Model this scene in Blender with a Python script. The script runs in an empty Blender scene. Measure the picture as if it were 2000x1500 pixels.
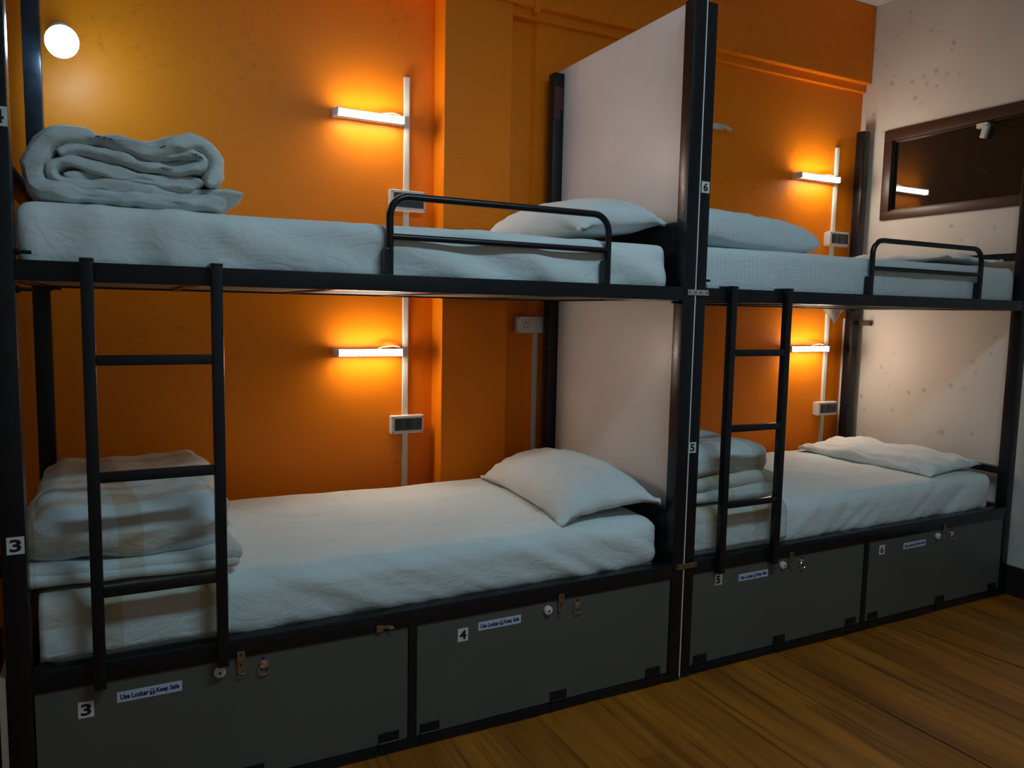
import bpy, bmesh, math, random
from mathutils import Vector, Matrix, noise
R = math.radians
random.seed(7)
S = bpy.context.scene
C = S.collection

# ------------------------------------------------------------------ camera
cd = bpy.data.cameras.new('camera'); cam = bpy.data.objects.new('camera', cd); C.objects.link(cam)
r_ = Vector((0.88960448, -0.45631172, 0.01958266)); u_ = Vector((0.02629299, 0.09396991, 0.99522778)); f_ = Vector((0.45597428, 0.88484421, -0.09559385))
m = Matrix((r_, u_, -f_)).transposed().to_4x4(); m.translation = Vector((0.21420856, -2.01949316, 1.30242027))
cam.matrix_world = m
cd.sensor_width = 36; cd.lens = 1472.714 / 2000 * 36; cd.clip_start = 0.02
S.camera = cam
# ------------------------------------------------------------------ world, exposure, room light
w = bpy.data.worlds.new('world'); S.world = w; w.use_nodes = True
w.node_tree.nodes['Background'].inputs[0].default_value = (0.5, 0.65, 0.85, 1); w.node_tree.nodes['Background'].inputs[1].default_value = 0.02
S.view_settings.view_transform = 'Standard'; S.view_settings.look = 'None'; S.view_settings.exposure = 0.0; S.view_settings.gamma = 1
S.view_settings.use_curve_mapping = False
S.cycles.use_denoising = True
S.cycles.max_bounces = 8; S.cycles.diffuse_bounces = 5
def area(name, loc, rot, sx, sy, power, col):
    l = bpy.data.lights.new(name, 'AREA'); l.shape = 'RECTANGLE'; l.size = sx; l.size_y = sy; l.energy = power; l.color = col
    o = bpy.data.objects.new(name, l); C.objects.link(o); o.location = loc; o.rotation_euler = rot; return o
CEIL = 3.02
area('ceiling_light_lamp', (1.5, -1.55, CEIL - 0.08), (0, 0, 0), 1.2, 0.25, 30, (0.52, 0.82, 1.0))

# ------------------------------------------------------------------ materials
def mat(name, col, rough=0.5, metal=0.0, spec=None, coat=0.0):
    M = bpy.data.materials.new(name); M.use_nodes = True
    b = M.node_tree.nodes['Principled BSDF']
    b.inputs['Base Color'].default_value = (*col, 1); b.inputs['Roughness'].default_value = rough; b.inputs['Metallic'].default_value = metal
    if spec is not None: b.inputs['Specular IOR Level'].default_value = spec
    if coat: b.inputs['Coat Weight'].default_value = coat; b.inputs['Coat Roughness'].default_value = 0.15
    return M
def N(M, t, **k):
    n = M.node_tree.nodes.new(t)
    for a, v in k.items(): setattr(n, a, v)
    return n
def L(M, a, b): M.node_tree.links.new(a, b)
def bs(M): return M.node_tree.nodes['Principled BSDF']
def coords(M, scale=(1, 1, 1), kind='Object', world=False):
    tc = N(M, 'ShaderNodeTexCoord'); mp = N(M, 'ShaderNodeMapping'); mp.inputs['Scale'].default_value = scale
    if world:
        g = N(M, 'ShaderNodeNewGeometry'); L(M, g.outputs['Position'], mp.inputs[0])
    else: L(M, tc.outputs[kind], mp.inputs[0])
    return mp.outputs[0]
def noi(M, vec, scale, detail=4, rough=0.5):
    n = N(M, 'ShaderNodeTexNoise'); n.inputs['Scale'].default_value = scale; n.inputs['Detail'].default_value = detail; n.inputs['Roughness'].default_value = rough
    L(M, vec, n.inputs['Vector']); return n.outputs['Fac']
def ramp(M, fac, stops):
    r = N(M, 'ShaderNodeValToRGB'); e = r.color_ramp.elements
    while len(e) < len(stops): e.new(0.5)
    for i, (p, c) in enumerate(stops): e[i].position = p; e[i].color = (*c, 1) if len(c) == 3 else c
    L(M, fac, r.inputs[0]); return r.outputs[0]
def mixc(M, fac, a, b, mode='MIX'):
    x = N(M, 'ShaderNodeMix', data_type='RGBA', blend_type=mode)
    if isinstance(fac, (int, float)): x.inputs[0].default_value = fac
    else: L(M, fac, x.inputs[0])
    for i, v in ((6, a), (7, b)):
        if isinstance(v, tuple): x.inputs[i].default_value = (*v, 1)
        else: L(M, v, x.inputs[i])
    return x.outputs[2]
def bump(M, h, strength=0.2, dist=0.01):
    b = N(M, 'ShaderNodeBump'); b.inputs['Strength'].default_value = strength; b.inputs['Distance'].default_value = dist
    L(M, h, b.inputs['Height']); L(M, b.outputs[0], bs(M).inputs['Normal'])
g3 = lambda v: (v, v, v)

def wall_orange():
    M = mat('orange_paint', (0.6, 0.19, 0.012), 0.45, spec=0.22)
    v = coords(M, world=True)
    a = ramp(M, noi(M, v, 1.3, 3), [(0.3, (0.80, 0.205, 0.0025)), (0.7, (0.90, 0.240, 0.004))])
    sp = ramp(M, noi(M, v, 26, 5, 0.7), [(0.55, g3(1)), (0.74, g3(0.66))])
    msk = ramp(M, noi(M, v, 1.7, 2), [(0.46, g3(0)), (0.60, g3(1))])
    sp2 = mixc(M, msk, (1, 1, 1), sp)
    L(M, mixc(M, 1.0, a, sp2, 'MULTIPLY'), bs(M).inputs['Base Color'])
    bump(M, noi(M, v, 60, 4), 0.12, 0.004)
    return M
def wall_white():
    M = mat('white_paint', (0.6, 0.58, 0.54), 0.6)
    v = coords(M, world=True)
    a = ramp(M, noi(M, v, 1.6, 4), [(0.3, (0.60, 0.57, 0.52)), (0.7, (0.70, 0.67, 0.62))])
    vo = N(M, 'ShaderNodeTexVoronoi'); vo.inputs['Scale'].default_value = 15; L(M, v, vo.inputs['Vector'])
    sm = N(M, 'ShaderNodeMath', operation='MULTIPLY_ADD'); L(M, noi(M, v, 55, 3, 0.6), sm.inputs[0]); sm.inputs[1].default_value = 0.5; L(M, vo.outputs['Distance'], sm.inputs[2])
    sp = ramp(M, sm.outputs[0], [(0.33, g3(0.66)), (0.50, g3(1))])
    msk = ramp(M, noi(M, v, 2.6, 2), [(0.47, g3(0)), (0.58, g3(1))])
    sp2 = mixc(M, msk, (1, 1, 1), sp)
    L(M, mixc(M, 1.0, a, sp2, 'MULTIPLY'), bs(M).inputs['Base Color'])
    bump(M, noi(M, v, 45, 4), 0.12, 0.004)
    return M
def wood_floor():
    M = mat('wood_print_vinyl', (0.3, 0.15, 0.04), 0.38)
    v = coords(M, (1, 1, 1), world=True)
    sep = N(M, 'ShaderNodeSeparateXYZ'); L(M, v, sep.inputs[0])
    cmb = N(M, 'ShaderNodeCombineXYZ'); L(M, sep.outputs[1], cmb.inputs[0]); L(M, sep.outputs[0], cmb.inputs[1])
    br = N(M, 'ShaderNodeTexBrick'); br.offset = 0.37; br.inputs['Scale'].default_value = 1.0
    br.inputs['Brick Width'].default_value = 0.9; br.inputs['Row Height'].default_value = 0.085; br.inputs['Mortar Size'].default_value = 0.0012
    br.inputs['Color1'].default_value = (0.40, 0.128, 0.010, 1); br.inputs['Color2'].default_value = (0.28, 0.088, 0.006, 1); br.inputs['Mortar'].default_value = (0.22, 0.075, 0.010, 1)
    br.inputs['Mortar Smooth'].default_value = 0.6; br.inputs['Bias'].default_value = -0.1
    L(M, cmb.outputs[0], br.inputs['Vector'])
    v2 = coords(M, (34, 1.1, 1), world=True)
    gr = ramp(M, noi(M, v2, 1.0, 7, 0.62), [(0.34, g3(0.45)), (0.45, g3(0.9)), (0.66, g3(1.15))])
    v3 = coords(M, (5.0, 0.8, 1), world=True)
    gr2 = ramp(M, noi(M, v3, 1.0, 3, 0.5), [(0.35, (0.66, 0.6, 0.5)), (0.6, (1.12, 1.1, 1.05))])
    c = mixc(M, 1.0, br.outputs['Color'], gr, 'MULTIPLY'); c = mixc(M, 1.0, c, gr2, 'MULTIPLY')
    L(M, c, bs(M).inputs['Base Color'])
    bump(M, noi(M, v2, 2.0, 4), 0.1, 0.002)
    return M
def cloth(name, col, stripes=None, bumpy=0.35, check=None):
    M = mat(name, col, 0.85, spec=0.2)
    bs(M).inputs['Sheen Weight'].default_value = 0.1
    v = coords(M, world=True)
    a = ramp(M, noi(M, v, 2.5, 3), [(0.3, tuple(x * 0.93 for x in col)), (0.7, tuple(min(1, x * 1.05) for x in col))])
    if check:                                             # woven check of wide beige bands, laid out on the cloth's UV map
        uv = N(M, 'ShaderNodeUVMap'); sep = N(M, 'ShaderNodeSeparateXYZ'); L(M, uv.outputs[0], sep.inputs[0])
        tot = None
        for i in (0, 1):
            w_ = N(M, 'ShaderNodeMath', operation='PINGPONG'); L(M, sep.outputs[i], w_.inputs[0]); w_.inputs[1].default_value = check[0] / 2
            t = N(M, 'ShaderNodeMapRange'); t.inputs[1].default_value = check[1] / 2 + 0.002; t.inputs[2].default_value = check[1] / 2 - 0.002
            L(M, w_.outputs[0], t.inputs[0])
            tot = t.outputs[0] if tot is None else None or (lambda A, B: (L(M, A, q.inputs[0]), L(M, B, q.inputs[1]), q.outputs[0])[2] if (q := N(M, 'ShaderNodeMath', operation='ADD')) else None)(tot, t.outputs[0])
        sc = N(M, 'ShaderNodeMath', operation='MULTIPLY'); L(M, tot, sc.inputs[0]); sc.inputs[1].default_value = 0.5
        a = mixc(M, sc.outputs[0], a, check[2])
    L(M, a, bs(M).inputs['Base Color'])
    fine = noi(M, v, 30, 5, 0.55)
    wr = N(M, 'ShaderNodeTexNoise'); wr.inputs['Scale'].default_value = 5.5; wr.inputs['Detail'].default_value = 3; wr.inputs['Distortion'].default_value = 1.6; L(M, coords(M, (1, 1.8, 2.2), world=True), wr.inputs['Vector'])
    rg = N(M, 'ShaderNodeMapRange'); rg.inputs[1].default_value = 0; rg.inputs[2].default_value = 0.10; ab = N(M, 'ShaderNodeMath', operation='SUBTRACT'); L(M, wr.outputs['Fac'], ab.inputs[0]); ab.inputs[1].default_value = 0.5
    a2 = N(M, 'ShaderNodeMath', operation='ABSOLUTE'); L(M, ab.outputs[0], a2.inputs[0]); L(M, a2.outputs[0], rg.inputs[0])
    hh = N(M, 'ShaderNodeMath', operation='MULTIPLY_ADD'); L(M, rg.outputs[0], hh.inputs[0]); hh.inputs[1].default_value = 0.24; L(M, fine, hh.inputs[2]); h = hh.outputs[0]
    if stripes:
        wv = N(M, 'ShaderNodeTexWave'); wv.wave_type = 'BANDS'; wv.bands_direction = 'X'; wv.inputs['Scale'].default_value = stripes; wv.inputs['Distortion'].default_value = 0.4
        L(M, v, wv.inputs[0]); h2 = N(M, 'ShaderNodeMath', operation='MULTIPLY_ADD'); L(M, wv.outputs[1], h2.inputs[0]); h2.inputs[1].default_value = 0.12; L(M, h, h2.inputs[2]); h = h2.outputs[0]
        rr = N(M, 'ShaderNodeMapRange'); L(M, wv.outputs[1], rr.inputs[0]); rr.inputs[3].default_value = 0.92; rr.inputs[4].default_value = 1.0
        cc = N(M, 'ShaderNodeCombineColor')
        for k in range(3): L(M, rr.outputs[0], cc.inputs[k])
        L(M, mixc(M, 1.0, a, cc.outputs[0], 'MULTIPLY'), bs(M).inputs['Base Color'])
    bump(M, h, bumpy, 0.008)
    return M
def enamel():
    M = mat('black_enamel', (0.012, 0.0145, 0.018), 0.32, spec=0.38)
    v = coords(M, world=True)
    L(M, ramp(M, noi(M, v, 25, 5, 0.6), [(0.35, g3(0.26)), (0.7, g3(0.36))]), bs(M).inputs['Roughness'])
    L(M, ramp(M, noi(M, v, 8, 5, 0.6), [(0.35, (0.006, 0.0075, 0.010)), (0.75, (0.009, 0.010, 0.013))]), bs(M).inputs['Base Color'])
    bump(M, noi(M, v, 9, 2), 0.10, 0.004)
    return M
def laminate(name, col, rough):
    M = mat(name, col, rough)
    v = coords(M, world=True)
    L(M, ramp(M, noi(M, v, 3, 5), [(0.3, tuple(x * 0.93 for x in col)), (0.7, tuple(x * 1.05 for x in col))]), bs(M).inputs['Base Color'])
    bump(M, noi(M, v, 120, 2), 0.05, 0.001)
    return M
def emit(name, col, strength):
    M = mat(name, (0.9, 0.9, 0.9), 0.4); b = bs(M)
    b.inputs['Emission Color'].default_value = (*col, 1); b.inputs['Emission Strength'].default_value = strength
    return M
ORANGE = wall_orange(); WHITE = wall_white(); FLOOR = wood_floor(); BLACK = enamel()
SHEET = cloth('white_sheet', (0.68, 0.73, 0.72)); STRIPE = cloth('satin_stripe_sheet', (0.64, 0.70, 0.71), 16)
PILLOW = cloth('pillowcase_cotton', (0.68, 0.71, 0.70), None, 0.3); QUILT = cloth('quilt_cotton', (0.56, 0.61, 0.60), None, 0.45)
CHECK = cloth('check_cotton', (0.60, 0.66, 0.66), None, 0.4, check=(0.235, 0.058, (0.47, 0.39, 0.26)))
LAM = laminate('pale_laminate', (0.80, 0.77, 0.75), 0.38); DOOR = laminate('grey_laminate', (0.094, 0.094, 0.084), 0.45)
PLASTIC = mat('white_plastic', (0.66, 0.65, 0.61), 0.4); PLATE = mat('charcoal_plate', (0.05, 0.05, 0.055), 0.22); DARKPL = mat('dark_plastic', (0.015, 0.015, 0.016), 0.4)
BRASS = mat('tarnished_brass', (0.30, 0.22, 0.12), 0.35, 0.8); CHROME = mat('chrome', (0.6, 0.6, 0.6), 0.18, 1.0); ZINC = mat('zinc_strap', (0.62, 0.60, 0.56), 0.38, 0.75)
STICK = mat('sticker_paper', (0.62, 0.64, 0.62), 0.5); INK = mat('black_ink', (0.006, 0.006, 0.007), 0.5); NAVY = mat('navy_ink', (0.012, 0.02, 0.10), 0.5); NOTE = mat('notice_paper', (0.50, 0.56, 0.66), 0.5)
TUBE = emit('tube_glow', (1.0, 0.87, 0.70), 96.0); BULB = emit('bulb_glow', (0.36, 0.66, 1.0), 120.0)
PLY = mat('plywood', (0.25, 0.17, 0.10), 0.7); PLYEDGE = mat('board_edge', (0.42, 0.36, 0.26), 0.6)
BROWN = mat('brown_frame', (0.042, 0.020, 0.013), 0.42); GLASS = mat('dark_glass', (0.010, 0.012, 0.011), 0.03, spec=0.8)
CEILM = mat('ceiling_paint', (0.68, 0.68, 0.66), 0.7); BASEM = mat('skirting_paint', (0.02, 0.017, 0.016), 0.4); RED = mat('dull_red', (0.09, 0.012, 0.015), 0.5)

# ------------------------------------------------------------------ mesh helpers
class B:
    """collects shapes in world coordinates into one mesh"""
    def __init__(s): s.bm = bmesh.new(); s.uv = None
    def _add(s, t, mi):
        for f in t.faces: f.material_index = mi
        me = bpy.data.meshes.new('t'); t.to_mesh(me); t.free(); s.bm.from_mesh(me); bpy.data.meshes.remove(me); return s
    def box(s, x0, x1, y0, y1, z0, z1, bev=0.0, mi=0, rot=None):
        t = bmesh.new(); bmesh.ops.create_cube(t, size=1)
        for v in t.verts: v.co = Vector(((v.co.x) * (x1 - x0), (v.co.y) * (y1 - y0), (v.co.z) * (z1 - z0)))
        if bev: bmesh.ops.bevel(t, geom=t.edges[:], offset=bev, segments=2, profile=0.6, affect='EDGES')
        if rot: bmesh.ops.rotate(t, cent=(0, 0, 0), matrix=Matrix.Rotation(rot[1], 3, rot[0]), verts=t.verts)
        bmesh.ops.translate(t, vec=((x0 + x1) / 2, (y0 + y1) / 2, (z0 + z1) / 2), verts=t.verts)
        return s._add(t, mi)
    def cyl(s, c, r, h, axis='Z', seg=20, mi=0, r2=None, bev=0):
        t = bmesh.new(); bmesh.ops.create_cone(t, cap_ends=True, segments=seg, radius1=r, radius2=r if r2 is None else r2, depth=h)
        if bev: bmesh.ops.bevel(t, geom=[e for e in t.edges if len(e.link_faces) == 2 and any(len(f.verts) > 4 for f in e.link_faces)], offset=bev, segments=2, affect='EDGES')
        if axis == 'X': bmesh.ops.rotate(t, matrix=Matrix.Rotation(R(90), 3, 'Y'), verts=t.verts)
        if axis == 'Y': bmesh.ops.rotate(t, matrix=Matrix.Rotation(R(90), 3, 'X'), verts=t.verts)
        bmesh.ops.translate(t, vec=c, verts=t.verts); return s._add(t, mi)
    def ball(s, c, r, sc=(1, 1, 1), mi=0, rot=None):
        t = bmesh.new(); bmesh.ops.create_uvsphere(t, u_segments=24, v_segments=14, radius=r)
        for v in t.verts: v.co = Vector((v.co.x * sc[0], v.co.y * sc[1], v.co.z * sc[2]))
        if rot: bmesh.ops.rotate(t, matrix=rot, verts=t.verts)
        bmesh.ops.translate(t, vec=c, verts=t.verts); return s._add(t, mi)
    def tube(s, pts, r, seg=10, mi=0, closed=False, cap=True):
        t = bmesh.new(); P = [Vector(p) for p in pts]; n = len(P); rings = []; ref = None
        for i in range(n):
            a = P[(i - 1) % n] if (i or closed) else P[0]; b = P[(i + 1) % n] if (i < n - 1 or closed) else P[-1]
            d = (b - a).normalized()
            if ref is None: ref = d.orthogonal().normalized()
            ref = (ref - d * ref.dot(d)).normalized(); q = d.cross(ref)
            rr = r if not isinstance(r, (list, tuple)) else r[i]
            rings.append([t.verts.new(P[i] + (ref * math.cos(2 * math.pi * k / seg) + q * math.sin(2 * math.pi * k / seg)) * rr) for k in range(seg)])
        for i in range(n if closed else n - 1):
            A, Bq = rings[i], rings[(i + 1) % n]
            for k in range(seg): t.faces.new((A[k], A[(k + 1) % seg], Bq[(k + 1) % seg], Bq[k]))
        if cap and not closed: t.faces.new(rings[0][::-1]); t.faces.new(rings[-1])
        return s._add(t, mi)
    def prism(s, pts, z0, z1, mi=0, flip=None):
        t = bmesh.new(); a = [t.verts.new((x, y, z0)) for x, y in pts]; b = [t.verts.new((x, y, z1)) for x, y in pts]; n = len(pts)
        t.faces.new(a[::-1]); t.faces.new(b)
        for i in range(n): t.faces.new((a[i], a[(i + 1) % n], b[(i + 1) % n], b[i]))
        bmesh.ops.recalc_face_normals(t, faces=t.faces)
        if flip:
            for v in t.verts: v.co = Vector(flip(v.co))
            bmesh.ops.recalc_face_normals(t, faces=t.faces)
        return s._add(t, mi)
    def rslab(s, x0, x1, y0, y1, z0, z1, r, step=0.02, disp=None, warp=None, mi=0):
        """rounded, finely divided slab for bedding; disp(p, n) pushes along the normal, warp(p) bends"""
        t = bmesh.new(); lo = Vector((x0, y0, z0)); hi = Vector((x1, y1, z1)); D = hi - lo
        for ax in range(3):
            a, b = (ax + 1) % 3, (ax + 2) % 3; na = max(4, int(D[a] / step)); nb = max(4, int(D[b] / step))
            for side in (0, 1):
                g = []
                for i in range(na + 1):
                    row = []
                    for j in range(nb + 1):
                        p = Vector((0, 0, 0)); p[ax] = (lo, hi)[side][ax]; p[a] = lo[a] + D[a] * i / na; p[b] = lo[b] + D[b] * j / nb
                        row.append(t.verts.new(p))
                    g.append(row)
                for i in range(na):
                    for j in range(nb):
                        q = (g[i][j], g[i + 1][j], g[i + 1][j + 1], g[i][j + 1]); t.faces.new(q if side else q[::-1])
        bmesh.ops.remove_doubles(t, verts=t.verts, dist=1e-5)
        for v in t.verts:
            p = v.co.copy(); rr = [min(r, D[k] / 2 - 1e-4) for k in range(3)]
            c = Vector([min(max(p[k], lo[k] + rr[k]), hi[k] - rr[k]) for k in range(3)])
            d = Vector([(p[k] - c[k]) / rr[k] for k in range(3)])
            if d.length < 1e-6: nrm = Vector((0, 0, 1))
            else: nrm = d.normalized(); p = Vector([c[k] + nrm[k] * rr[k] for k in range(3)])
            if disp: p = p + nrm * disp(p, nrm)
            if warp: p = Vector(warp(p))
            v.co = p
        return s._add(t, mi)
    def sheet(s, path, y0, y1, th, amp=0.006, seed=0, step=0.012, M=72, tend=0.35, yj=0.03, mi=0):
        """a thick padded sheet: follows path in the XZ plane, spans y0..y1, puffy rounded rims"""
        P = [Vector((a, 0, b)) for a, b in path]; n = len(P); pts = []
        for i in range(n - 1):
            p0, p1, p2, p3 = P[max(i - 1, 0)], P[i], P[i + 1], P[min(i + 2, n - 1)]; k = max(2, int((p2 - p1).length / step))
            for j in range(k):
                u = j / k; pts.append(0.5 * ((2 * p1) + (p2 - p0) * u + (2 * p0 - 5 * p1 + 4 * p2 - p3) * u * u + (3 * p1 - p0 - 3 * p2 + p3) * u ** 3))
        pts.append(P[-1]); n = len(pts); t = bmesh.new(); rings = []
        for i in range(n):
            d = (pts[min(i + 1, n - 1)] - pts[max(i - 1, 0)]).normalized(); nn = Vector((-d.z, 0, d.x))
            e = min(i, n - 1 - i) / 3.0; T = th * (math.sqrt(max(0.04, 1 - (1 - min(e, 1)) ** 2)))
            a0 = y0 + yj * noise.noise(Vector((i * 0.09, seed, 0))); a1 = y1 + yj * noise.noise(Vector((i * 0.09, seed, 5))); yc = (a0 + a1) / 2; hw = (a1 - a0) / 2
            ring = []
            for k in range(M):
                ph = 2 * math.pi * k / M; c, q = math.cos(ph), math.sin(ph)
                yy = yc + hw * math.copysign(abs(c) ** 0.28, c); off = T / 2 * math.copysign(abs(q) ** 0.8, q)
                p = pts[i] + nn * off; p.y = yy
                ns = noise.noise(p * 9 + Vector((seed, 0, 0))) * amp + noise.noise(Vector((p.x * 26, p.y * 9, p.z * 40 + seed))) * amp * 0.7 + abs(noise.noise(Vector((p.x * 13 + p.z * 20, p.y * 6, seed)))) * amp * 1.1
                p += nn * (ns * (1 if q >= 0 else -1)); p.y += noise.noise(Vector((p.x * 22, p.z * 40, seed + 3))) * amp * (1.2 if abs(c) > 0.8 else 0.2)
                ring.append(t.verts.new(p))
            rings.append(ring)
        for i in range(n - 1):
            for k in range(M): t.faces.new((rings[i][k], rings[i][(k + 1) % M], rings[i + 1][(k + 1) % M], rings[i + 1][k]))
        t.faces.new(rings[0][::-1]); t.faces.new(rings[-1]); bmesh.ops.recalc_face_normals(t, faces=t.faces)
        return s._add(t, mi)

def font_bm(txt, size, bold=0.0, sx=1.0, extrude=0.0003):
    cu = bpy.data.curves.new('t', 'FONT'); cu.body = txt; cu.size = size; cu.extrude = extrude; cu.offset = bold; cu.align_x = 'CENTER'; cu.align_y = 'CENTER'; cu.resolution_u = 3
    o = bpy.data.objects.new('t', cu); C.objects.link(o)
    dg = bpy.context.evaluated_depsgraph_get(); me = bpy.data.meshes.new_from_object(o.evaluated_get(dg))
    bpy.data.objects.remove(o); bpy.data.curves.remove(cu)
    t = bmesh.new(); t.from_mesh(me); bpy.data.meshes.remove(me)
    xs = [v.co.x for v in t.verts]; ys = [v.co.y for v in t.verts]; cx = (min(xs) + max(xs)) / 2; cy = (min(ys) + max(ys)) / 2
    for v in t.verts: v.co.x = (v.co.x - cx) * sx; v.co.y -= cy
    return t, (max(xs) - min(xs)) * sx
def letters(b, txt, x, y, z, width, height, mi=1, bold=0.0):
    """upright lettering on a plane facing -Y, fitted to width x height"""
    t, wd = font_bm(txt, 1.0, bold); ys = [v.co.y for v in t.verts]; h = max(ys) - min(ys)
    for v in t.verts: v.co = Vector((x + v.co.x * width / wd, y - v.co.z * 0.5, z + v.co.y * height / h))
    bmesh.ops.recalc_face_normals(t, faces=t.faces); b._add(t, mi)

WL = {}
def obj(name, b, mats, parent=None, smooth=False, label=None, cat=None, group=None, kind=None):
    bm = b.bm if isinstance(b, B) else b
    xs = [v.co for v in bm.verts]
    o0 = Vector(((min(v.x for v in xs) + max(v.x for v in xs)) / 2, (min(v.y for v in xs) + max(v.y for v in xs)) / 2, min(v.z for v in xs)))
    bmesh.ops.translate(bm, vec=-o0, verts=bm.verts)
    me = bpy.data.meshes.new(name)
    if smooth:
        for f in bm.faces: f.smooth = True
    if b.uv if isinstance(b, B) else None:
        uvl = bm.loops.layers.uv.new('UVMap')
        for f in bm.faces:
            for l in f.loops: l[uvl].uv = b.uv(l.vert.co + o0)
    bm.to_mesh(me); bm.free()
    for m_ in (mats if isinstance(mats, (list, tuple)) else [mats]): me.materials.append(m_)
    if smooth == 'angle':
        for p in me.polygons: p.use_smooth = True
        me.set_sharp_from_angle(angle=R(35))
    o = bpy.data.objects.new(name, me); C.objects.link(o)
    if parent: o.parent = parent; o.location = o0 - WL[parent]
    else: o.location = o0
    WL[o] = o0
    if label: o['label'] = label
    if cat: o['category'] = cat
    if group: o['group'] = group
    if kind: o['kind'] = kind
    return o
def thing(name, loc, label, cat, group=None, kind=None):
    o = bpy.data.objects.new(name, None); C.objects.link(o); o.location = loc; o.empty_display_size = 0.1; WL[o] = Vector(loc)
    if label: o['label'] = label
    if cat: o['category'] = cat
    if group: o['group'] = group
    if kind: o['kind'] = kind
    return o

# ------------------------------------------------------------------ room shell
XR, XL, YB, YF = 3.965, -2.6, 1.08, -3.2
b = B(); b.box(XL - 0.1, XR + 0.1, YF - 0.1, YB + 0.3, -0.1, -0.004); fl = obj('floor', b, BASEM, kind='structure')
def seam2(y): return 3.133 - 0.15 * y if y > -1.0 else 3.283
rip = lambda x, y: 0.004 * max(0.0, 1 - abs(y + 0.03) / 0.22) * (0.5 + 0.5 * math.sin(x * 9 + 1.4 * math.sin(x * 4)))
def vinyl(xa, xb, dz):
    t = bmesh.new(); nx, ny = 60, 60; g = []
    for i in range(nx + 1):
        row = []
        for j in range(ny + 1):
            y = YF + (YB - YF) * (j / ny); x = xa(y) + (xb(y) - xa(y)) * i / nx
            row.append(t.verts.new((x, y, dz - 0.0035 - 0.001 + 0.0)))
        g.append(row)
    for i in range(nx):
        for j in range(ny): t.faces.new((g[i][j], g[i + 1][j], g[i + 1][j + 1], g[i][j + 1]))
    ex = bmesh.ops.extrude_face_region(t, geom=t.faces[:]); up = [v for v in ex['geom'] if isinstance(v, bmesh.types.BMVert)]
    for v in up: v.co.z += 0.003 + rip(v.co.x, v.co.y) * (0 if v.co.y > 0.02 else 1)
    bmesh.ops.recalc_face_normals(t, faces=t.faces)
    bb = B(); bb._add(t, 0); return bb
obj('vinyl_sheet', vinyl(lambda y: XL, lambda y: 2.437, 0.0012), FLOOR, fl, smooth='angle')
obj('vinyl_sheet', vinyl(lambda y: 2.4455, lambda y: seam2(y) - 0.0045, 0.0), FLOOR, fl, smooth='angle')
obj('vinyl_sheet', vinyl(lambda y: seam2(y) + 0.0045, lambda y: XR, 0.0008), FLOOR, fl, smooth='angle')
b = B(); b.box(XL - 0.1, XR + 0.1, YF - 0.1, YB + 0.3, CEIL, CEIL + 0.1); obj('ceiling', b, CEILM, kind='structure')
b = B(); b.prism([(XL, 1.08), (1.45, 1.08), (1.45, 1.02), (1.845, 1.02), (1.86, 1.0), (XR, 1.0), (XR, 1.28), (XL, 1.28)], 0, CEIL); obj('wall_back', b, ORANGE, kind='structure')
b = B(); b.box(1.412, 1.722, 0.962, 1.0798, 0, CEIL, 0.004); b.box(1.45, 1.72, 0.97, 1.2, 0, CEIL); obj('trim_1', b, ORANGE, kind='structure')   # flat pier standing out of the orange wall
b = B(); b.box(XL, XR - 0.0005, 0.946, 1.1, 2.605, CEIL - 0.001, 0.005); b.box(1.722, XR - 0.0005, 0.978, 1.1, 2.565, 2.61, 0.004); b.box(1.815, 1.838, 0.935, 0.95, 2.58, CEIL - 0.001, 0.003); obj('trim_2', b, ORANGE, kind='structure')  # beam below the ceiling
WZ0, WZ1, WY0, WY1 = 1.845, 2.325, -0.55, 0.835
b = B()
b.box(XR, XR + 0.14, YF, WY0, 0, CEIL); b.box(XR, XR + 0.14, WY1, 1.3, 0, CEIL); b.box(XR, XR + 0.14, WY0, WY1, 0, WZ0); b.box(XR, XR + 0.14, WY0, WY1, WZ1, CEIL)
obj('wall_right', b, WHITE, kind='structure')
b = B(); b.box(XL - 0.12, XL, YF, 1.3, 0, CEIL); obj('wall_left', b, WHITE, kind='structure')
b = B(); b.box(XL - 0.12, XR + 0.12, YF - 0.12, YF, 0, CEIL); obj('wall_front', b, WHITE, kind='structure')
b = B(); b.box(XR - 0.016, XR - 0.0002, YF, 0.99, 0.001, 0.141, 0.003); obj('baseboard_right', b, BASEM, kind='structure')
# window high in the white wall
win = thing('window_1', (XR, (WY0 + WY1) / 2, WZ0), None, None, kind='structure')
b = B(); x0, x1 = XR - 0.012, XR + 0.075; fw_ = 0.058
b.box(x0, x1, WY0, WY1, WZ1 - fw_, WZ1, 0.003); b.box(x0, x1, WY0, WY1, WZ0, WZ0 + fw_ * 0.75, 0.003)
b.box(x0, x1, WY1 - 0.05, WY1, WZ0 + fw_ * 0.75, WZ1 - fw_, 0.003); b.box(x0, x1, WY0, WY0 + 0.05, WZ0 + fw_ * 0.75, WZ1 - fw_, 0.003)
obj('window_frame', b, BROWN, win, smooth='angle')
b = B(); b.box(XR + 0.018, XR + 0.024, WY0 + 0.045, WY1 - 0.045, WZ0 + 0.035, WZ1 - 0.05); obj('pane', b, GLASS, win)
b = B(); b.box(XR + 0.003, XR + 0.018, WY0 + 0.05, WY1 - 0.05, WZ0 + 0.0435, WZ0 + 0.052, 0.001); b.box(XR + 0.003, XR + 0.018, WY0 + 0.05, WY1 - 0.05, WZ1 - 0.066, WZ1 - 0.058, 0.001); obj('glazing_bead', b, BROWN, win)
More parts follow.
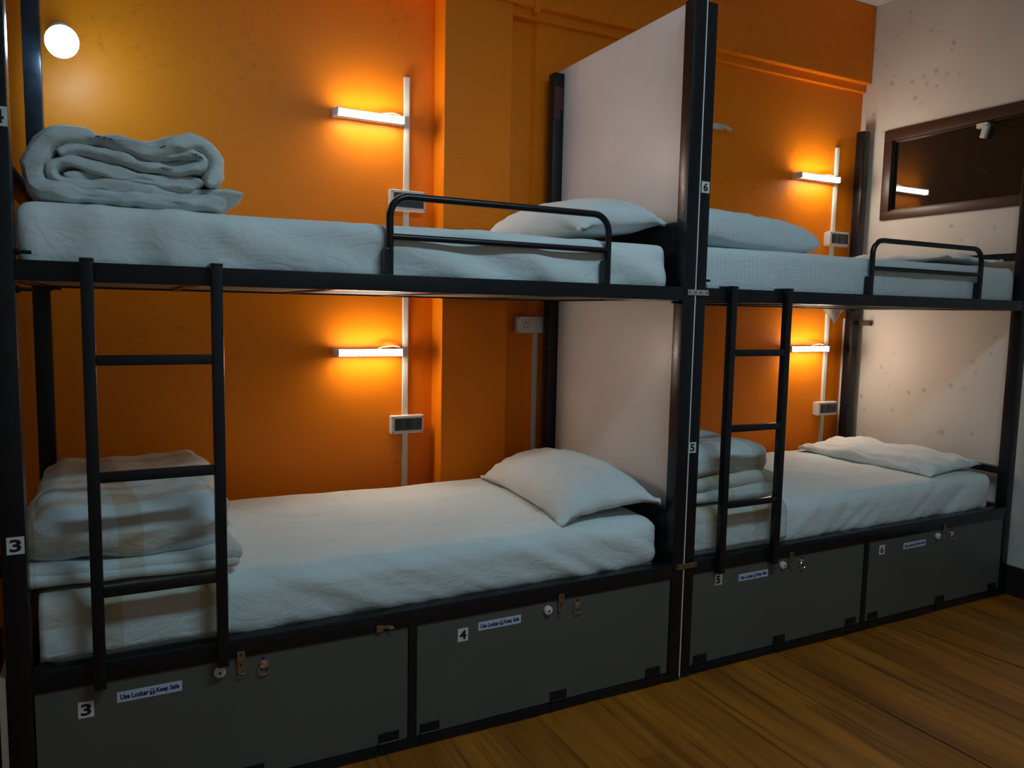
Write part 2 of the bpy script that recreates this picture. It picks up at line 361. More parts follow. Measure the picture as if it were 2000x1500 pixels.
b = B(); b.box(XR - 0.012, XR + 0.018, 0.275, 0.33, 2.238, 2.262, 0.005); b.box(XR - 0.02, XR + 0.002, 0.272, 0.30, 2.185, 2.245, 0.006, rot=('X', R(14))); obj('pane_block', b, PLASTIC, win)  # two small white blocks set against the pane

# ------------------------------------------------------------------ bunk beds
PW = 0.05; TOP = 2.337
def sticker(txt, x0, x1, z0, z1, y, parent, name='number_sticker', bold=0.03):
    b = B(); b.box(x0, x1, y - 0.0008, y + 0.0002, z0, z1)
    hh = (z1 - z0) * 0.72; letters(b, txt, (x0 + x1) / 2, y - 0.001, (z0 + z1) / 2, (x1 - x0) * (0.66 if txt in '34' else 0.58), hh, 1, bold)
    return obj(name, b, [STICK, INK], parent)
def notice(x0, x1, z0, z1, y, parent):
    b = B(); b.box(x0, x1, y - 0.0008, y + 0.0002, z0, z1); W = x1 - x0; H = z1 - z0; zc = (z0 + z1) / 2; yy = y - 0.001
    letters(b, 'Use Locker', x0 + W * 0.265, yy, zc, W * 0.43, H * 0.52, 1, 0.042)
    letters(b, 'Keep Safe', x0 + W * 0.775, yy, zc - H * 0.02, W * 0.36, H * 0.60, 1, 0.042)
    cx = x0 + W * 0.535; b.box(cx - H * .22, cx + H * .22, yy - .0003, yy, zc - H * .30, zc + H * .02, 0, 1); b.box(cx - H * .05, cx + H * .05, yy - .0006, yy - .0002, zc - H * .2, zc - H * .06, 0, 0)
    b.tube([(cx + H * .17 * math.cos(a), yy, zc + H * .02 + H * .24 * math.sin(a)) for a in [math.pi * k / 8 for k in range(9)]], H * .035, 5, 1)
    return obj('notice_sticker', b, [NOTE, NAVY], parent, label='strip sticker with navy words about using the locker')

def locker_door(bed, x0, x1, y, num, numx, numz, notx, notz, knob, hasp, ring, hinges):
    b = B(); b.box(x0, x1, y + 0.004, y + 0.016, 0.036, 0.378, 0.0012)
    d = obj('locker_door', b, DOOR, bed, label='grey locker door numbered ' + num)
    yf = y + 0.004
    sticker(num, numx, numx + 0.034, numz - 0.041, numz, yf, d)
    notice(notx, notx + 0.148, notz - 0.027, notz, yf, d)
    b = B(); b.cyl((knob, yf - 0.006, 0.352), 0.0145, 0.012, 'Y', 24, bev=0.002); b.cyl((knob, yf - 0.013, 0.352), 0.008, 0.003, 'Y', 20); b.cyl((knob, yf - 0.0145, 0.352), 0.0035, 0.002, 'Y', 10, 1); obj('knob', b, [PLASTIC, DARKPL], d, smooth='angle', label='round white knob')
    b = B(); b.box(hasp - 0.010, hasp + 0.010, -0.006 + y, y - 0.0005, 0.372, 0.398, 0.0008); b.box(hasp - 0.009, hasp + 0.009, yf - 0.005, yf - 0.0005, 0.338, 0.374, 0.0008)
    b.tube([(hasp - .006, yf - .004, .341), (hasp - .006, yf - .012, .338), (hasp + .006, yf - .012, .338), (hasp + .006, yf - .004, .341)], 0.0016, 6); b.cyl((hasp, y - 0.007, 0.390), 0.003, 0.003, 'Y', 10, 1); b.cyl((hasp, yf - 0.006, 0.360), 0.003, 0.002, 'Y', 10, 1)
    obj('hasp', b, [BRASS, DARKPL], d, label='tarnished brass hasp')
    b = B(); b.cyl((ring, yf - 0.002, 0.350), 0.012, 0.004, 'Y', 20); b.cyl((ring, yf - 0.006, 0.352), 0.006, 0.006, 'Y', 14); b.tube([(ring + 0.0145 * math.cos(a), yf - 0.008, 0.338 + 0.0145 * math.sin(a)) for a in [2 * math.pi * k / 20 for k in range(20)]], 0.0017, 6, 0, True); b.cyl((ring, yf - .003, .366), .003, .006, 'Y', 8, 1)
    obj('ring_pull', b, [CHROME, DARKPL], d, smooth='angle', label='small chrome ring pull')
    for h0 in hinges:
        b = B(); b.box(h0, h0 + 0.062, yf - 0.003, yf - 0.0002, 0.044, 0.070, 0.0006); b.box(h0, h0 + 0.062, y - 0.003, y - 0.0003, 0.012, 0.034, 0.0006); b.cyl((h0 + 0.031, yf - 0.004, 0.040), 0.004, 0.062, 'X', 10)
        for k in (0.012, 0.031, 0.05): b.cyl((h0 + k, yf - 0.0035, 0.058), 0.003, 0.002, 'Y', 8)
        obj('hinge', b, BLACK, d)
    return d

def bunk(xa, xb, yo, label, gx0, gx1, nums, doors, mid, reargd, extras):
    """xa..xb = clear width between the posts, yo = front plane"""
    D = 0.906 + yo; Y1 = D + PW
    bed = thing('bunk_bed', ((xa + xb) / 2, (yo + Y1) / 2, 0), label, 'bunk bed', 'steel bunk beds against the orange wall')
    posts = []
    for px in (xa - PW, xb):
        for py in (yo, D):
            b = B(); b.box(px, px + PW, py, py + PW, 0.008, TOP, 0.003); b.box(px - 0.002, px + PW + 0.002, py - 0.002, py + PW + 0.002, 0.001, 0.014, 0.002); posts.append(obj('post', b, BLACK, bed, smooth='angle'))
    for z0, z1 in ((1.3515, 1.397), (0.379, 0.431), (0.004, 0.034)):
        for y in ((yo, yo + 0.04), (D + 0.005, D + 0.045)):
            if z1 < .1 and y[0] > .5: continue
            b = B(); b.box(xa, xb, y[0], y[1], z0, z1, 0.002); obj('side_rail', b, BLACK, bed, smooth='angle')
    for px in (xa - PW + 0.005, xb + 0.005):
        for z0, z1 in ((1.3515, 1.397), (0.385, 0.431), (0.58, 0.612), (1.583, 1.618)):
            b = B(); b.box(px, px + 0.04, yo + PW, D, z0, z1, 0.002); obj('end_rail', b, BLACK, bed, smooth='angle')
    for z in (1.358, 0.390):
        b = B(); b.box(xa + 0.001, xb - 0.001, yo + 0.041, D + 0.004, z, z + 0.012); obj('base_board', b, PLY, bed)
        for k in range(4):
            x = xa + (xb - xa) * (k + 1) / 5; b = B(); b.box(x - 0.013, x + 0.013, yo + 0.04, D + 0.005, z - 0.02 if z > 1 else z - 0.025, z - 0.0005, 0.002) if z < 1 else b.box(x - 0.013, x + 0.013, yo + 0.04, D + 0.005, 1.353, z - 0.0003); obj('cross_bar', b, BLACK, bed)
    # locker carcass behind the doors
    b = B(); b.box(mid - 0.013, mid + 0.013, yo, yo + 0.04, 0.034, 0.379, 0.002); obj('locker_mullion', b, BLACK, bed)
    b = B(); b.box(xa + 0.001, xb - 0.001, D - 0.012, D, 0.02, 0.36); obj('locker_back', b, PLYEDGE, bed)
    # guard rails: bent tube with a middle bar and two sleeves
    def guard(y, a0, a1):
        r = 0.0105; rc = 0.055; zt = 1.614; P = [(a0, y, 1.39)]
        P += [(a0 + rc - rc * math.cos(t), y, zt - rc + rc * math.sin(t)) for t in [math.pi / 2 * k / 7 for k in range(8)]]
        P += [(a1 - rc + rc * math.sin(t), y, zt - rc + rc * math.cos(t)) for t in [math.pi / 2 * k / 7 for k in range(8)]]
        P += [(a1, y, 1.39)]
        b = B(); b.tube(P, r, 12); b.tube([(a0, y, 1.503), (a1, y, 1.503)], 0.009, 12)
        g = obj('guard_rail', b, BLACK, bed, smooth='angle')
        for a in (a0, a1):
            b = B(); b.box(a - 0.019, a - 0.004, y - 0.014, y + 0.016, 1.392, 1.47, 0.002); obj('sleeve', b, BLACK, g)
    guard(yo + 0.017, gx0, gx1)
    if reargd: guard(D + 0.03, gx0 + 0.02, gx1 - 0.02)
    for i, (px, py, z, d) in enumerate(extras):
        b = B(); b.cyl((px + d * 0.016, py, z), 0.0045, 0.032, 'X', 10); b.cyl((px + d * 0.004, py, z), 0.009, 0.008, 'X', 6); obj('bolt', b, BLACK, bed)
    return bed, posts
bedA, pA = bunk(0.0, 1.90, 0.0, 'black steel double bunk at the left, lockers numbered 3 and 4 under it', 0.875, 1.600, ('3', '4'), None, 0.945, True,
    [(0, .02, 1.415, 1), (0, .02, 1.331, 1), (0, .925, 1.349, 1), (1.90, .02, 1.345, -1)])
bedB, pB = bunk(2.005, 3.888, 0.008, 'black steel double bunk at the right by the white wall, lockers numbered 5 and 6', 2.868, 3.580, ('5', '6'), None, 2.930, False,
    [(2.005, .028, 1.423, 1), (3.888, .028, 1.33, -1), (3.888, .93, 1.345, -1)])
locker_door(bedA, 0.003, 0.931, 0.0, '3', 0.091, 0.338, 0.175, 0.346, 0.413, 0.466, 0.524, (0.10, 0.46, 0.842))
locker_door(bedA, 0.959, 1.897, 0.0, '4', 1.089, 0.343, 1.157, 0.352, 1.400, 1.447, 1.512, (0.970, 1.418, 1.803))
locker_door(bedB, 2.008, 2.915, 0.008, '5', 2.110, 0.361, 2.226, 0.345, 2.446, 2.488, 2.552, (2.022, 2.420, 2.826))
locker_door(bedB, 2.945, 3.885, 0.008, '6', 3.010, 0.356, 3.166, 0.346, 3.390, 3.432, 3.495, (2.962, 3.410, 3.800))
b = B(); b.box(0.833, 0.853, -0.007, -0.0006, 0.383, 0.401, 0.0008); b.box(0.853, 0.872, -0.005, -0.0006, 0.388, 0.397, 0.0008); obj('catch_plate', b, BRASS, bedA, label='broken brass catch plate')
b = B(); b.tube([(0.868, -.006, .398), (0.876, -.014, .398), (0.882, -.014, .390), (0.876, -.006, .386)], 0.002, 6); b.cyl((0.874, -0.004, 0.392), 0.006, 0.006, 'Y', 12); obj('catch_loop', b, CHROME, bedA)
sticker('3', -0.038, -0.003, 0.724, 0.765, -0.0006, pA[0]); sticker('4', -0.0395, -0.0005, 1.684, 1.726, -0.0006, pA[0])
sticker('6', 1.9655, 1.9995, 1.716, 1.754, 0.0075, pB[0]); sticker('5', 1.9565, 1.990, 0.822, 0.860, 0.0075, pB[0])
# thin black sheets filling the end rail gaps behind the left bunk's pillows
for z0, z1 in ((1.398, 1.60), (0.432, 0.62)):
    b = B(); b.box(1.901, 1.907, 0.052, 0.904, z0, z1); obj('end_fill', b, BLACK, bedA)
# side boards closing the lockers
b = B(); b.box(-0.066, -0.052, 0.004, 0.95, 0.004, 0.43); obj('locker_side', b, PLYEDGE, bedA)
b = B(); b.box(1.902, 1.945, 0.9045, 0.9058, 2.18, 2.275); b.box(1.905, 1.93, 0.9043, 0.9057, 2.14, 2.19); obj('red_patch', b, RED, pA[3], label='dull red patch on the post')  # small dull red patch on the rear post

b = B(); b.box(1.9506, 1.9544, 0.0, 0.955, 0.006, 2.358); obj('partition_panel', b, LAM, label='tall pale laminate partition panel sandwiched between the two bunks', cat='panel')
for z, lab in ((1.3795, 'silver strap clamping the two bunks together at upper rail height'), (0.4195, 'tarnished strap clamping the two bunks together just above the lockers')):
    b = B(); b.box(1.917, 2.008, -0.0032, -0.0006, z - 0.0095, z + 0.0095, 0.0005); 
    for x in (1.925, 1.95, 1.972, 2.0): b.cyl((x, -0.0036, z), 0.0028, 0.002, 'Y', 10, 1)
    obj('strap_clamp', b, [ZINC if z > 1 else BRASS, DARKPL], label=lab, cat='clamp')

# bare low bed frame on the far left
cot = thing('bed_frame', (-1.06, 0.6, 0), 'black steel bed frame glimpsed at the left edge beside bunk 3', 'bed frame')
for x in (-2.03, -0.13):
    for y in (0.22, 0.95):
        b = B(); b.box(x, x + 0.045, y, y + 0.045, 0.001, 0.46, 0.003); obj('leg', b, BLACK, cot)
for y in (0.22, 0.955):
    b = B(); b.box(-2.0, -0.13 + 0.0, y, y + 0.04, 0.372, 0.448, 0.002); obj('side_rail', b, BLACK, cot)
for k in range(9):
    b = B(); b.box(-1.95 + k * 0.205, -1.90 + k * 0.205, 0.26, 0.955, 0.40, 0.42, 0.002); obj('slat', b, BLACK, cot)

# ------------------------------------------------------------------ ladders
def ladder(x0, x1, yo, rungs, label, sw=0.027):
    lad = thing('ladder', ((x0 + x1) / 2, yo - 0.016, 0.38), label, 'ladder', 'ladders hooked on the upper rails')
    for x in (x0, x1 - sw):
        b = B(); b.box(x, x + sw, yo - 0.030, yo - 0.004, 0.374, 1.400, 0.003); b.box(x - 0.001, x + sw + 0.001, yo - 0.030, yo + 0.038, 1.3975, 1.406, 0.002); b.box(x, x + sw, yo - 0.004, yo - 0.001, 0.374, 0.42)
        obj('stile', b, BLACK, lad, smooth='angle')
    for z in rungs:
        b = B(); b.box(x0 + sw, x1 - sw, yo - 0.029, yo - 0.006, z - 0.024, z, 0.003); obj('rung', b, BLACK, lad, smooth='angle')
ladder(0.128, 0.434, 0.0, (1.182, 0.904, 0.625), 'black steel ladder on the left bunk above locker 3')
ladder(2.098, 2.392, 0.008, (1.184, 0.913, 0.636), 'black steel ladder on the right bunk above locker 5')

# ------------------------------------------------------------------ bedding
nz = lambda x, y, z: noise.noise(Vector((x, y, z)))
def mattress(x0, x1, y0, y1, z0, z1, r, label, m_, seed, side_amp=0.006, slope=0.0, top_amp=0.003, folds=None, cover=None):
    xm, ym = (x0 + x1) / 2, (y0 + y1) / 2
    def disp(p, n):
        d = 0.0
        if n.y < -0.4 or abs(n.x) > 0.4:
            t = p.x * 3.2 + p.z * 7 * slope; d += side_amp * nz(t * 2.0, p.z * 3 - p.x * .3, seed) + side_amp * 0.55 * nz(t * 5.5, p.z * 5, seed + 3)
            d += side_amp * 0.5 * max(0, nz(p.x * 30, 0.6 * p.z, seed + 8)) * max(0, (z0 + 0.06 - p.z) / 0.06)
            d += 0.006 * math.sin(math.pi * (p.z - z0) / (z1 - z0))
        if n.z > 0.3: d += top_amp * nz(p.x * 2.2, p.y * 9, seed + 5) + top_amp * 0.5 * nz(p.x * 7 + p.y * 5, p.y * 22, seed + 6) + 0.004 * (1 - ((p.y - ym) / (y1 - y0) * 2) ** 2)
        if folds: d += folds(p, n)
        if p.z < z0 + 0.01 and n.z < 0: d = 0
        if cover: d *= 0.12 + 0.88 * min(1, max(0, (p.x - cover) / 0.08))
        return d
    b = B(); b.rslab(x0, x1, y0, y1, z0, z1, r, 0.014, disp)
    return obj('mattress', b, m_, label=label, cat='mattress', smooth=True)
def foldsA(p, n):                                        # long slanting drag folds on the front of the upper left sheet
    if n.y > -0.3: return 0
    t = (p.x - 0.35) * 1.0 + (p.z - 1.38) * 2.6; k = min(1, max(0, (p.x - 0.3) / 0.25))
    return k * 0.010 * math.sin(t * 17 + 2.2 * nz(p.x * 1.2, p.z * 3, 4)) * (0.6 + 0.8 * nz(p.x * 2, 3, 1)) + (1 - k) * 0.006 * math.sin(p.x * 38 + 1.5)
mattress(0.006, 1.862, 0.0425, 0.898, 1.3715, 1.538, 0.035, 'white sheeted mattress on the upper left bunk, number 4', SHEET, 1, 0.004, 0.4, folds=foldsA)
mattress(0.010, 1.875, 0.0425, 0.898, 0.4035, 0.590, 0.055, 'white sheeted mattress on the lower left bunk above lockers 3 and 4', SHEET, 12, 0.010, 0.9, top_amp=0.006, cover=0.445)
mattress(2.012, 3.878, 0.0505, 0.905, 1.3715, 1.545, 0.030, 'satin striped mattress on the upper right bunk, number 6', STRIPE, 23, 0.004, 0.1)
mattress(2.012, 3.842, 0.0505, 0.905, 0.4035, 0.586, 0.045, 'white sheeted mattress on the lower right bunk above lockers 5 and 6', SHEET, 34, 0.011, -0.6, top_amp=0.008, cover=2.485)

def pillow(cx, cy, cz, a, bb, H, tilt, label, m_, seed, rz=0.0, pinch=0.07, roll=0.0, flange=0.02, wr=0.007, sag=0.0, group=None, pw=0.42, drop=0.0):
    """a, bb half sizes along local X, Y; H half thickness; tilt about local Y, roll about local X"""
    t = bmesh.new(); n = 44; top = {}; bot = {}
    for i in range(n + 1):
        for j in range(n + 1):
            u = -1 + 2 * i / n; v = -1 + 2 * j / n
            u = math.copysign(1 - (1 - abs(u)) ** 1.35, u); v = math.copysign(1 - (1 - abs(v)) ** 1.35, v)
            x = a * u * (1 - pinch * (1 - v * v) * abs(u) ** 3); y = bb * v * (1 - pinch * 0.8 * (1 - u * u) * abs(v) ** 3)
            e = max(0, (1 - abs(u) ** 2.6)) * max(0, (1 - abs(v) ** 2.6)); h = H * e ** pw
            edge = i in (0, n) or j in (0, n)
            wob = 0.006 * nz(u * 4, v * 4, seed) * (1 - e)
            cr = wr * (nz(u * 2.5 + seed, v * 2.5, 1) * 1.5 + nz(u * 9, v * 3, seed) * 0.6 + nz((u - v) * 8, (u + v) * 2, seed + 2) * 0.6 * (0.4 + abs(u * v)))
            dz = -sag * u * u - sag * 0.5 * v * v - drop * (u * v) ** 2
            top[i, j] = t.verts.new((x, y, h + (cr if not edge else 0) + wob + dz))
            bot[i, j] = top[i, j] if edge else t.verts.new((x, y, -h * 0.62 + wob + dz * 0.4))
    for i in range(n):
        for j in range(n):
            t.faces.new((top[i, j], top[i + 1, j], top[i + 1, j + 1], top[i, j + 1])); t.faces.new((bot[i, j], bot[i, j + 1], bot[i + 1, j + 1], bot[i + 1, j]))
    M_ = Matrix.Rotation(rz, 3, 'Z') @ Matrix.Rotation(roll, 3, 'X') @ Matrix.Rotation(tilt, 3, 'Y')
    for v in t.verts: v.co = M_ @ v.co + Vector((cx, cy, cz))
    b = B(); b._add(t, 0)
    return obj('pillow', b, m_, label=label, cat='pillow', smooth=True, group=group)
pillow(1.712, 0.45, 0.655, 0.200, 0.385, 0.090, R(-7), 'plump white pillow on the lower left bunk, its corner propped by the end', PILLOW, 3, rz=R(-4), sag=0.010, drop=0.034)
pillow(1.690, 0.42, 1.622, 0.195, 0.330, 0.088, R(-6), 'white pillow on the upper left bunk behind the guard rail', PILLOW, 9, rz=R(6), sag=0.004, drop=0.035)
pillow(2.325, 0.33, 1.602, 0.320, 0.240, 0.100, R(3), 'plump bluish pillow at the left end of the upper right bunk', STRIPE, 15, sag=0.0, pw=0.26, pinch=0.02)
pillow(3.600, 0.44, 1.575, 0.240, 0.370, 0.026, R(0), 'flat creased pillow at the right end of the upper right bunk', PILLOW, 21, rz=R(3), wr=0.012)
pillow(3.630, 0.47, 0.613, 0.200, 0.375, 0.052, R(-3), 'flat wrinkled white pillow on the lower right bunk', PILLOW, 27, rz=R(2), wr=0.013)

# rolled quilt on the upper left bunk
b = B()
b.sheet([(0.418, 1.610), (0.437, 1.645), (0.432, 1.695), (0.392, 1.717), (0.345, 1.705), (0.291, 1.684), (0.227, 1.694), (0.130, 1.706), (0.075, 1.693), (0.045, 1.655), (0.033, 1.61), (0.045, 1.575), (0.10, 1.567), (0.20, 1.566), (0.34, 1.564), (0.46, 1.568)], 0.10, 0.78, 0.052, 0.010, 1)
b.sheet([(0.410, 1.618), (0.333, 1.616), (0.204, 1.626), (0.110, 1.642), (0.070, 1.625), (0.075, 1.598), (0.12, 1.590), (0.22, 1.592), (0.36, 1.588), (0.47, 1.594), (0.505, 1.597)], 0.115, 0.76, 0.038, 0.009, 5)
b.sheet([(0.318, 1.674), (0.350, 1.690), (0.398, 1.685), (0.405, 1.660), (0.350, 1.642), (0.29, 1.646), (0.205, 1.662), (0.124, 1.675), (0.085, 1.66)], 0.105, 0.77, 0.040, 0.010, 9)
b.sheet([(0.095, 1.610), (0.16, 1.612), (0.26, 1.606), (0.385, 1.602)], 0.118, 0.75, 0.034, 0.006, 13)
b.sheet([(0.13, 1.675), (0.20, 1.670), (0.30, 1.655), (0.37, 1.668), (0.395, 1.672)], 0.120, 0.76, 0.030, 0.007, 17)
obj('quilt', b, QUILT, label='rolled white quilt heaped at the left end of the upper left bunk', cat='quilt', smooth=True)
# folded quilts on the lower bunks
def uvf(p): return (p.x + 0.35 * p.y * 0, p.z - p.y * 0.9)
def layered(name, layers, mt, label, cat, uv):
    b = B()
    for (x0, x1, y0, y1, z0, z1, r, amp, seed) in layers:
        def disp(p, n, amp=amp, seed=seed):
            return amp * (nz(p.x * 6, p.y * 5, p.z * 9 + seed) + 0.6 * nz(p.x * 14, p.y * 9, p.z * 34 + seed) + 0.5 * nz(p.x * 10 - p.z * 26, p.y * 7, seed + 4) - 0.2)
        def warp(p, x0=x0, x1=x1, z0=z0, z1=z1, seed=seed):
            return (p.x, p.y, p.z + 0.006 * math.sin((p.x - x0) * 9 + seed) * (p.z - z0) / (z1 - z0))
        b.rslab(x0, x1, y0, y1, z0, z1, r, 0.012, disp, warp)
    b.uv = uv
    return obj(name, b, mt, label=label, cat=cat, smooth=True)
layered('quilt', [(-0.045, 0.478, 0.052, 0.84, 0.608, 0.642, 0.018, 0.006, 1), (-0.035, 0.482, 0.062, 0.85, 0.624, 0.664, 0.018, 0.007, 2), (-0.030, 0.466, 0.070, 0.86, 0.645, 0.80, 0.076, 0.014, 3)],
    CHECK, 'bulky folded beige checked quilt on the lower left bunk behind the ladder', 'quilt', lambda p: (p.x - 0.225 + (p.y * 0.12), p.z - p.y * 0.9 - 0.685 + 0.05))
layered('quilt', [(2.030, 2.505, 0.075, 0.74, 0.604, 0.655, 0.028, 0.005, 4), (2.030, 2.49, 0.09, 0.74, 0.642, 0.700, 0.028, 0.006, 5), (2.030, 2.475, 0.10, 0.75, 0.685, 0.81, 0.062, 0.013, 6)],
    CHECK, 'folded beige checked quilt stacked on the lower right bunk behind the ladder', 'quilt', lambda p: (p.x - 2.195 + 0.03 * math.sin(p.z * 18), p.z - p.y * 0.9 - 0.60))
def drape(x0, x1, y0, z0, z1, y1, label, uv, seed):
    """thin sheet laid over the mattress: open below, behind and at both ends"""
    b = B()
    def disp(p, n): return 0.001 + max(0, 0.007 * nz(p.x * 5 + p.z * 8, p.z * 4, seed) + 0.004 * nz(p.x * 16, p.z * 10, seed) + 0.002) if n.y < -0.3 else 0.001 + 0.003 * max(0, nz(p.x * 6, p.y * 8, seed))
    b.rslab(x0 - 0.05, x1 + 0.05, y0, y1 + 0.05, z0 - 0.05, z1, 0.045, 0.014, disp)
    bm = b.bm; bm.verts.ensure_lookup_table()
    bmesh.ops.delete(bm, geom=[v for v in bm.verts if v.co.x < x0 or v.co.x > x1 or v.co.z < z0 or v.co.y > y1], context='VERTS')
    bmesh.ops.recalc_face_normals(bm, faces=bm.faces)
    top = max(bm.faces, key=lambda f: f.calc_center_median().z)
    if top.normal.z < 0: bmesh.ops.reverse_faces(bm, faces=bm.faces)
    bmesh.ops.solidify(bm, geom=bm.faces[:], thickness=0.0015)
    b.uv = uv
    obj('folded_sheet', b, CHECK, label=label, cat='sheet', smooth=True)
drape(0.008, 0.452, 0.0345, 0.436, 0.5975, 0.87, 'beige checked sheet tucked over the mattress under the left quilt', lambda p: (p.x - 0.165, p.z - p.y * 0.9 - 0.52), 3)
drape(2.012, 2.495, 0.0425, 0.436, 0.5935, 0.87, 'beige checked sheet tucked over the mattress under the right quilt', lambda p: (p.x - 2.115, p.z - p.y * 0.9 - 0.54), 8)
# corner of a sheet hanging behind the upper right mattress
t = bmesh.new(); nn = 16; g = []
for i in range(nn + 1):
    row = []
    for j in range(nn + 1):
        u, v = i / nn, j / nn; zb = 1.375 - 0.125 * (u / 0.62 if u < 0.62 else (1 - u) / 0.38); row.append(t.verts.new((3.70 + 0.19 * u, 0.972 + 0.010 * math.sin(u * 11) * v, 1.40 + (zb - 1.40) * v)))
    g.append(row)
for i in range(nn):
    for j in range(nn): t.faces.new((g[i][j], g[i + 1][j], g[i + 1][j + 1], g[i][j + 1]))
bmesh.ops.solidify(t, geom=t.faces[:], thickness=0.002)
b = B(); b._add(t, 0); obj('sheet_corner', b, PILLOW, label='white sheet corner hanging down behind the upper right bunk', cat='sheet', smooth=True)

# ------------------------------------------------------------------ wall fittings
def wall_lamp(x0, x1, z, W, label):
    t_ = thing('tube_light', ((x0 + x1) / 2, W, z), label, 'wall light', 'short tube lights over the beds')
    b = B(); b.box(x0 - 0.004, x1, W - 0.044, W - 0.0003, z - 0.0138, z + 0.0138, 0.002); obj('housing', b, PLASTIC, t_)
    b = B(); b.tube([(x0 + 0.006, W - 0.049, z), (x1 - 0.004, W - 0.049, z)], 0.0135, 16); obj('diffuser', b, TUBE, t_, smooth='angle')
    for xx in (x0 - 0.008, x1 - 0.004):
        b = B(); b.box(xx, xx + 0.012, W - 0.064, W - 0.0003, z - 0.0155, z + 0.0155, 0.003); obj('end_cap', b, PLASTIC, t_)
    b = B(); b.tube([(x1 - 0.11, W - 0.030, z + 0.012), (x1 - 0.08, W - 0.03, z + 0.022), (x1 - 0.04, W - 0.032, z + 0.028), (x1 + 0.0, W - 0.022, z + 0.022), (x1 + 0.02, W - 0.01, z + 0.006)], 0.0022, 8); obj('cable', b, PLASTIC, t_)
WA, WB = 1.08, 1.0
wall_lamp(0.985, 1.262, 2.076, WA, 'glowing tube light above the upper left bunk')
wall_lamp(0.985, 1.260, 1.121, WA, 'glowing tube light above the lower left bunk')
wall_lamp(3.455, 3.750, 2.060, WB, 'glowing tube light above the upper right bunk')
wall_lamp(3.450, 3.740, 1.128, WB, 'glowing tube light above the lower right bunk')
def conduit(x, z0, z1, W, label, wd=0.024, lean=0.0, d=0.013):
    b = B(); b.box(x - wd / 2, x + wd / 2, W - d, W - 0.0003, z0, z1, 0.0015); b.box(x - wd / 2 + 0.003, x + wd / 2 - 0.003, W - d - 0.001, W - d + 0.001, z0 + .001, z1 - .001)
    obj('conduit', b, PLASTIC, label=label, cat='conduit')
conduit(1.288, 0.30, 2.262, WA, 'white conduit strip running up the orange wall behind the left bunk')
conduit(3.778, 0.30, 2.245, WB, 'white conduit strip running up the orange wall behind the right bunk')
conduit(3.925, 0.30, 1.30, WB, 'white conduit strip in the corner beside the right bunk rear post', 0.018)
conduit(1.880, 0.30, 1.206, 1.0, 'short white conduit below the socket board right of the pier', 0.022)
def switch_box(x0, x1, z0, z1, W, label):
    t_ = thing('switch_box', ((x0 + x1) / 2, W, z0), label, 'switch box', 'surface switch boxes with charcoal plates')
    yf = W - 0.045
    b = B(); b.box(x0, x1, yf, W - 0.014, z0, z1, 0.004); b.box(x0 + .004, x1 - .004, W - 0.0145, W - 0.0003, z0 + .004, z1 - .004); obj('box', b, PLASTIC, t_)
    b = B(); b.box(x0 + 0.014, x1 - 0.010, yf - 0.003, yf - 0.0003, z0 + 0.014, z1 - 0.012, 0.0015); p_ = obj('plate', b, PLATE, t_)
    b = B(); xm = x0 + 0.028; zc = (z0 + z1) / 2
    b.box(x0 + 0.018, x0 + 0.04, yf - 0.006, yf - 0.003, zc - 0.02, zc + 0.02, 0.001); obj('rocker_switch', b, DARKPL, p_)
    b = B()
    for dx, dz in ((0, 0.012), (-0.009, -0.006), (0.009, -0.006)): b.cyl((x0 + 0.075 + dx, yf - 0.0033, zc + dz), 0.003, 0.001, 'Y', 10)
    b.box(x0 + 0.063, x0 + 0.087, yf - 0.0034, yf - 0.003, zc - 0.014, zc + 0.02); obj('socket', b, DARKPL, p_)
    b = B(); b.cyl((x0 + 0.12, yf - 0.0045, zc), 0.007, 0.003, 'Y', 14); obj('dimmer_knob', b, DARKPL, p_)
    for xx in (x0 + 0.007, x1 - 0.006):
        for zz in (z0 + 0.007, z1 - 0.007):
            b = B(); b.cyl((xx, yf - 0.0006, zz), 0.0025, 0.0012, 'Y', 8); obj('screw', b, DARKPL, t_)
switch_box(1.207, 1.362, 1.712, 1.797, WA, 'switch box on the orange wall above the upper left mattress')
switch_box(1.216, 1.362, 0.772, 0.850, WA, 'switch box on the orange wall above the lower left mattress')
switch_box(3.715, 3.868, 1.702, 1.782, WB, 'switch box on the orange wall above the upper right mattress')
switch_box(3.705, 3.858, 0.748, 0.825, WB, 'switch box on the orange wall above the lower right mattress')
sb = thing('socket_board', (1.88, 1.0, 1.21), 'white socket board with switches on the orange wall right of the pier', 'socket board')
b = B(); b.box(1.775, 2.03, 0.968, 0.9995, 1.208, 1.281, 0.003); obj('board', b, PLASTIC, sb)
for k in range(6):
    x = 1.80 + k * 0.036; b = B()
    b.box(x, x + 0.03, 0.964, 0.9677, 1.222, 1.268, 0.001)
    if k == 0:
        for dx, dz in ((.015, .036), (.006, .026), (.024, .026), (.008, .012), (.022, .012)): b.cyl((x + dx, 0.9637, 1.222 + dz), 0.0028, 0.001, 'Y', 8, 1)
    else: b.box(x + 0.007, x + 0.023, 0.9615, 0.9645, 1.23, 1.26, 0.001); b.cyl((x + .015, .9612, 1.255), 0.002, .001, 'Y', 6, 1)
    obj('switch_module', b, [PLASTIC, DARKPL], sb)
for x in (1.782, 2.023):
    for z in (1.214, 1.275):
        b = B(); b.cyl((x, 0.9675, z), 0.003, 0.0014, 'Y', 8); obj('screw', b, DARKPL, sb)

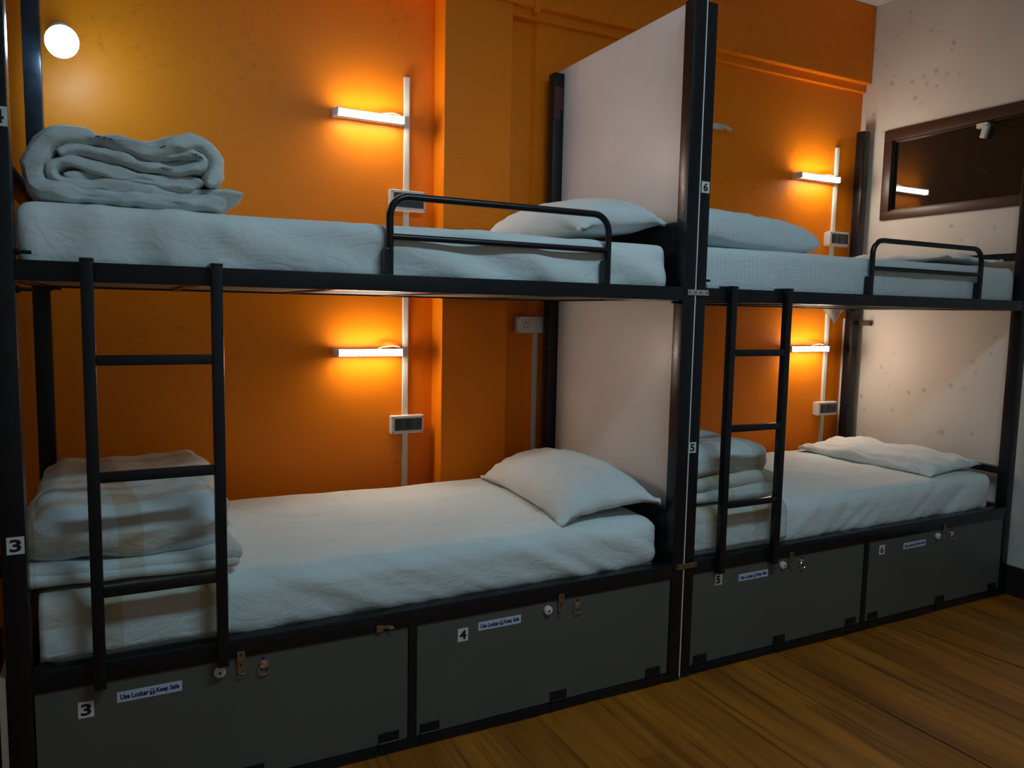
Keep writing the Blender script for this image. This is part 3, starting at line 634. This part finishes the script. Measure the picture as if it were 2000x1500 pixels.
# round blue-white bulb in an angled holder
bl = thing('bulb_lamp', (0.06, 1.08, 2.15), 'dazzling blue-white round bulb on the wall at the upper left', 'wall light')
b = B(); b.cyl((0.050, 1.066, 2.215), 0.034, 0.026, 'Y', 24, bev=0.003); b.tube([(0.050, 1.06, 2.215), (0.053, 1.00, 2.205), (0.058, 0.93, 2.172), (0.061, 0.905, 2.155)], 0.020, 16); obj('holder', b, PLASTIC, bl, smooth='angle')
ax = Vector((0.42, -0.78, -0.46)).normalized(); q = ax.to_track_quat('Z', 'Y').to_matrix(); bc = Vector((0.0640, 0.842, 2.124))
b = B(); b.ball(bc, 0.050, (1, 1, 0.55), 0, q); obj('bulb', b, BULB, bl, smooth=True)
b = B(); b.tube([bc - ax * 0.016, bc - ax * 0.05], [0.045, 0.022], 20); obj('heat_sink', b, PLASTIC, bl, smooth='angle')

# little wall bracket half hidden by the right bunk's front post
b = B(); b.box(2.84, 2.93, 0.975, 0.9997, 2.235, 2.262, 0.004); b.tube([(2.90, 0.975, 2.245), (2.925, 0.955, 2.24), (2.945, 0.945, 2.225)], 0.005, 8); b.tube([(2.90, 0.975, 2.255), (2.935, 0.96, 2.25), (2.96, 0.95, 2.232)], 0.004, 8)
obj('wall_bracket', b, PLASTIC, label='small grey wall bracket beside the upper front post numbered 6', cat='bracket')
b = B(); b.box(3.94, 3.9645, 0.845, 0.925, 1.262, 1.283, 0.002); b.box(3.938, 3.948, 0.90, 0.93, 1.262, 1.283, 0.001)
obj('wall_tie', b, mat('rusty_plate', (0.10, 0.06, 0.04), 0.5, 0.3), label='small rusty tie plate fixing the right bunk to the white wall', cat='bracket')
b = B(); b.box(1.575, 1.66, 0.925, 0.9455, 2.612, 2.66, 0.004); obj('white_box', b, PLASTIC, label='small white plastic box on the beam at the top edge', cat='junction box')  # plain box standing in for a small lamp end on the beam
# cable conduit low on the wall at the far left
b = B(); b.box(-1.2, -0.12, 1.068, 1.0797, 0.474, 0.492, 0.001); obj('conduit', b, PLASTIC, label='thin white conduit along the orange wall at the far left', cat='conduit')
# ceiling batten light behind the camera that lights the room
cl = thing('ceiling_light', (1.5, -1.55, CEIL - 0.06), 'long white ceiling batten in front of the bunks, out of the picture', 'ceiling light')
b = B(); b.box(0.88, 2.12, -1.60, -1.50, CEIL - 0.055, CEIL - 0.001, 0.004); obj('housing', b, PLASTIC, cl)
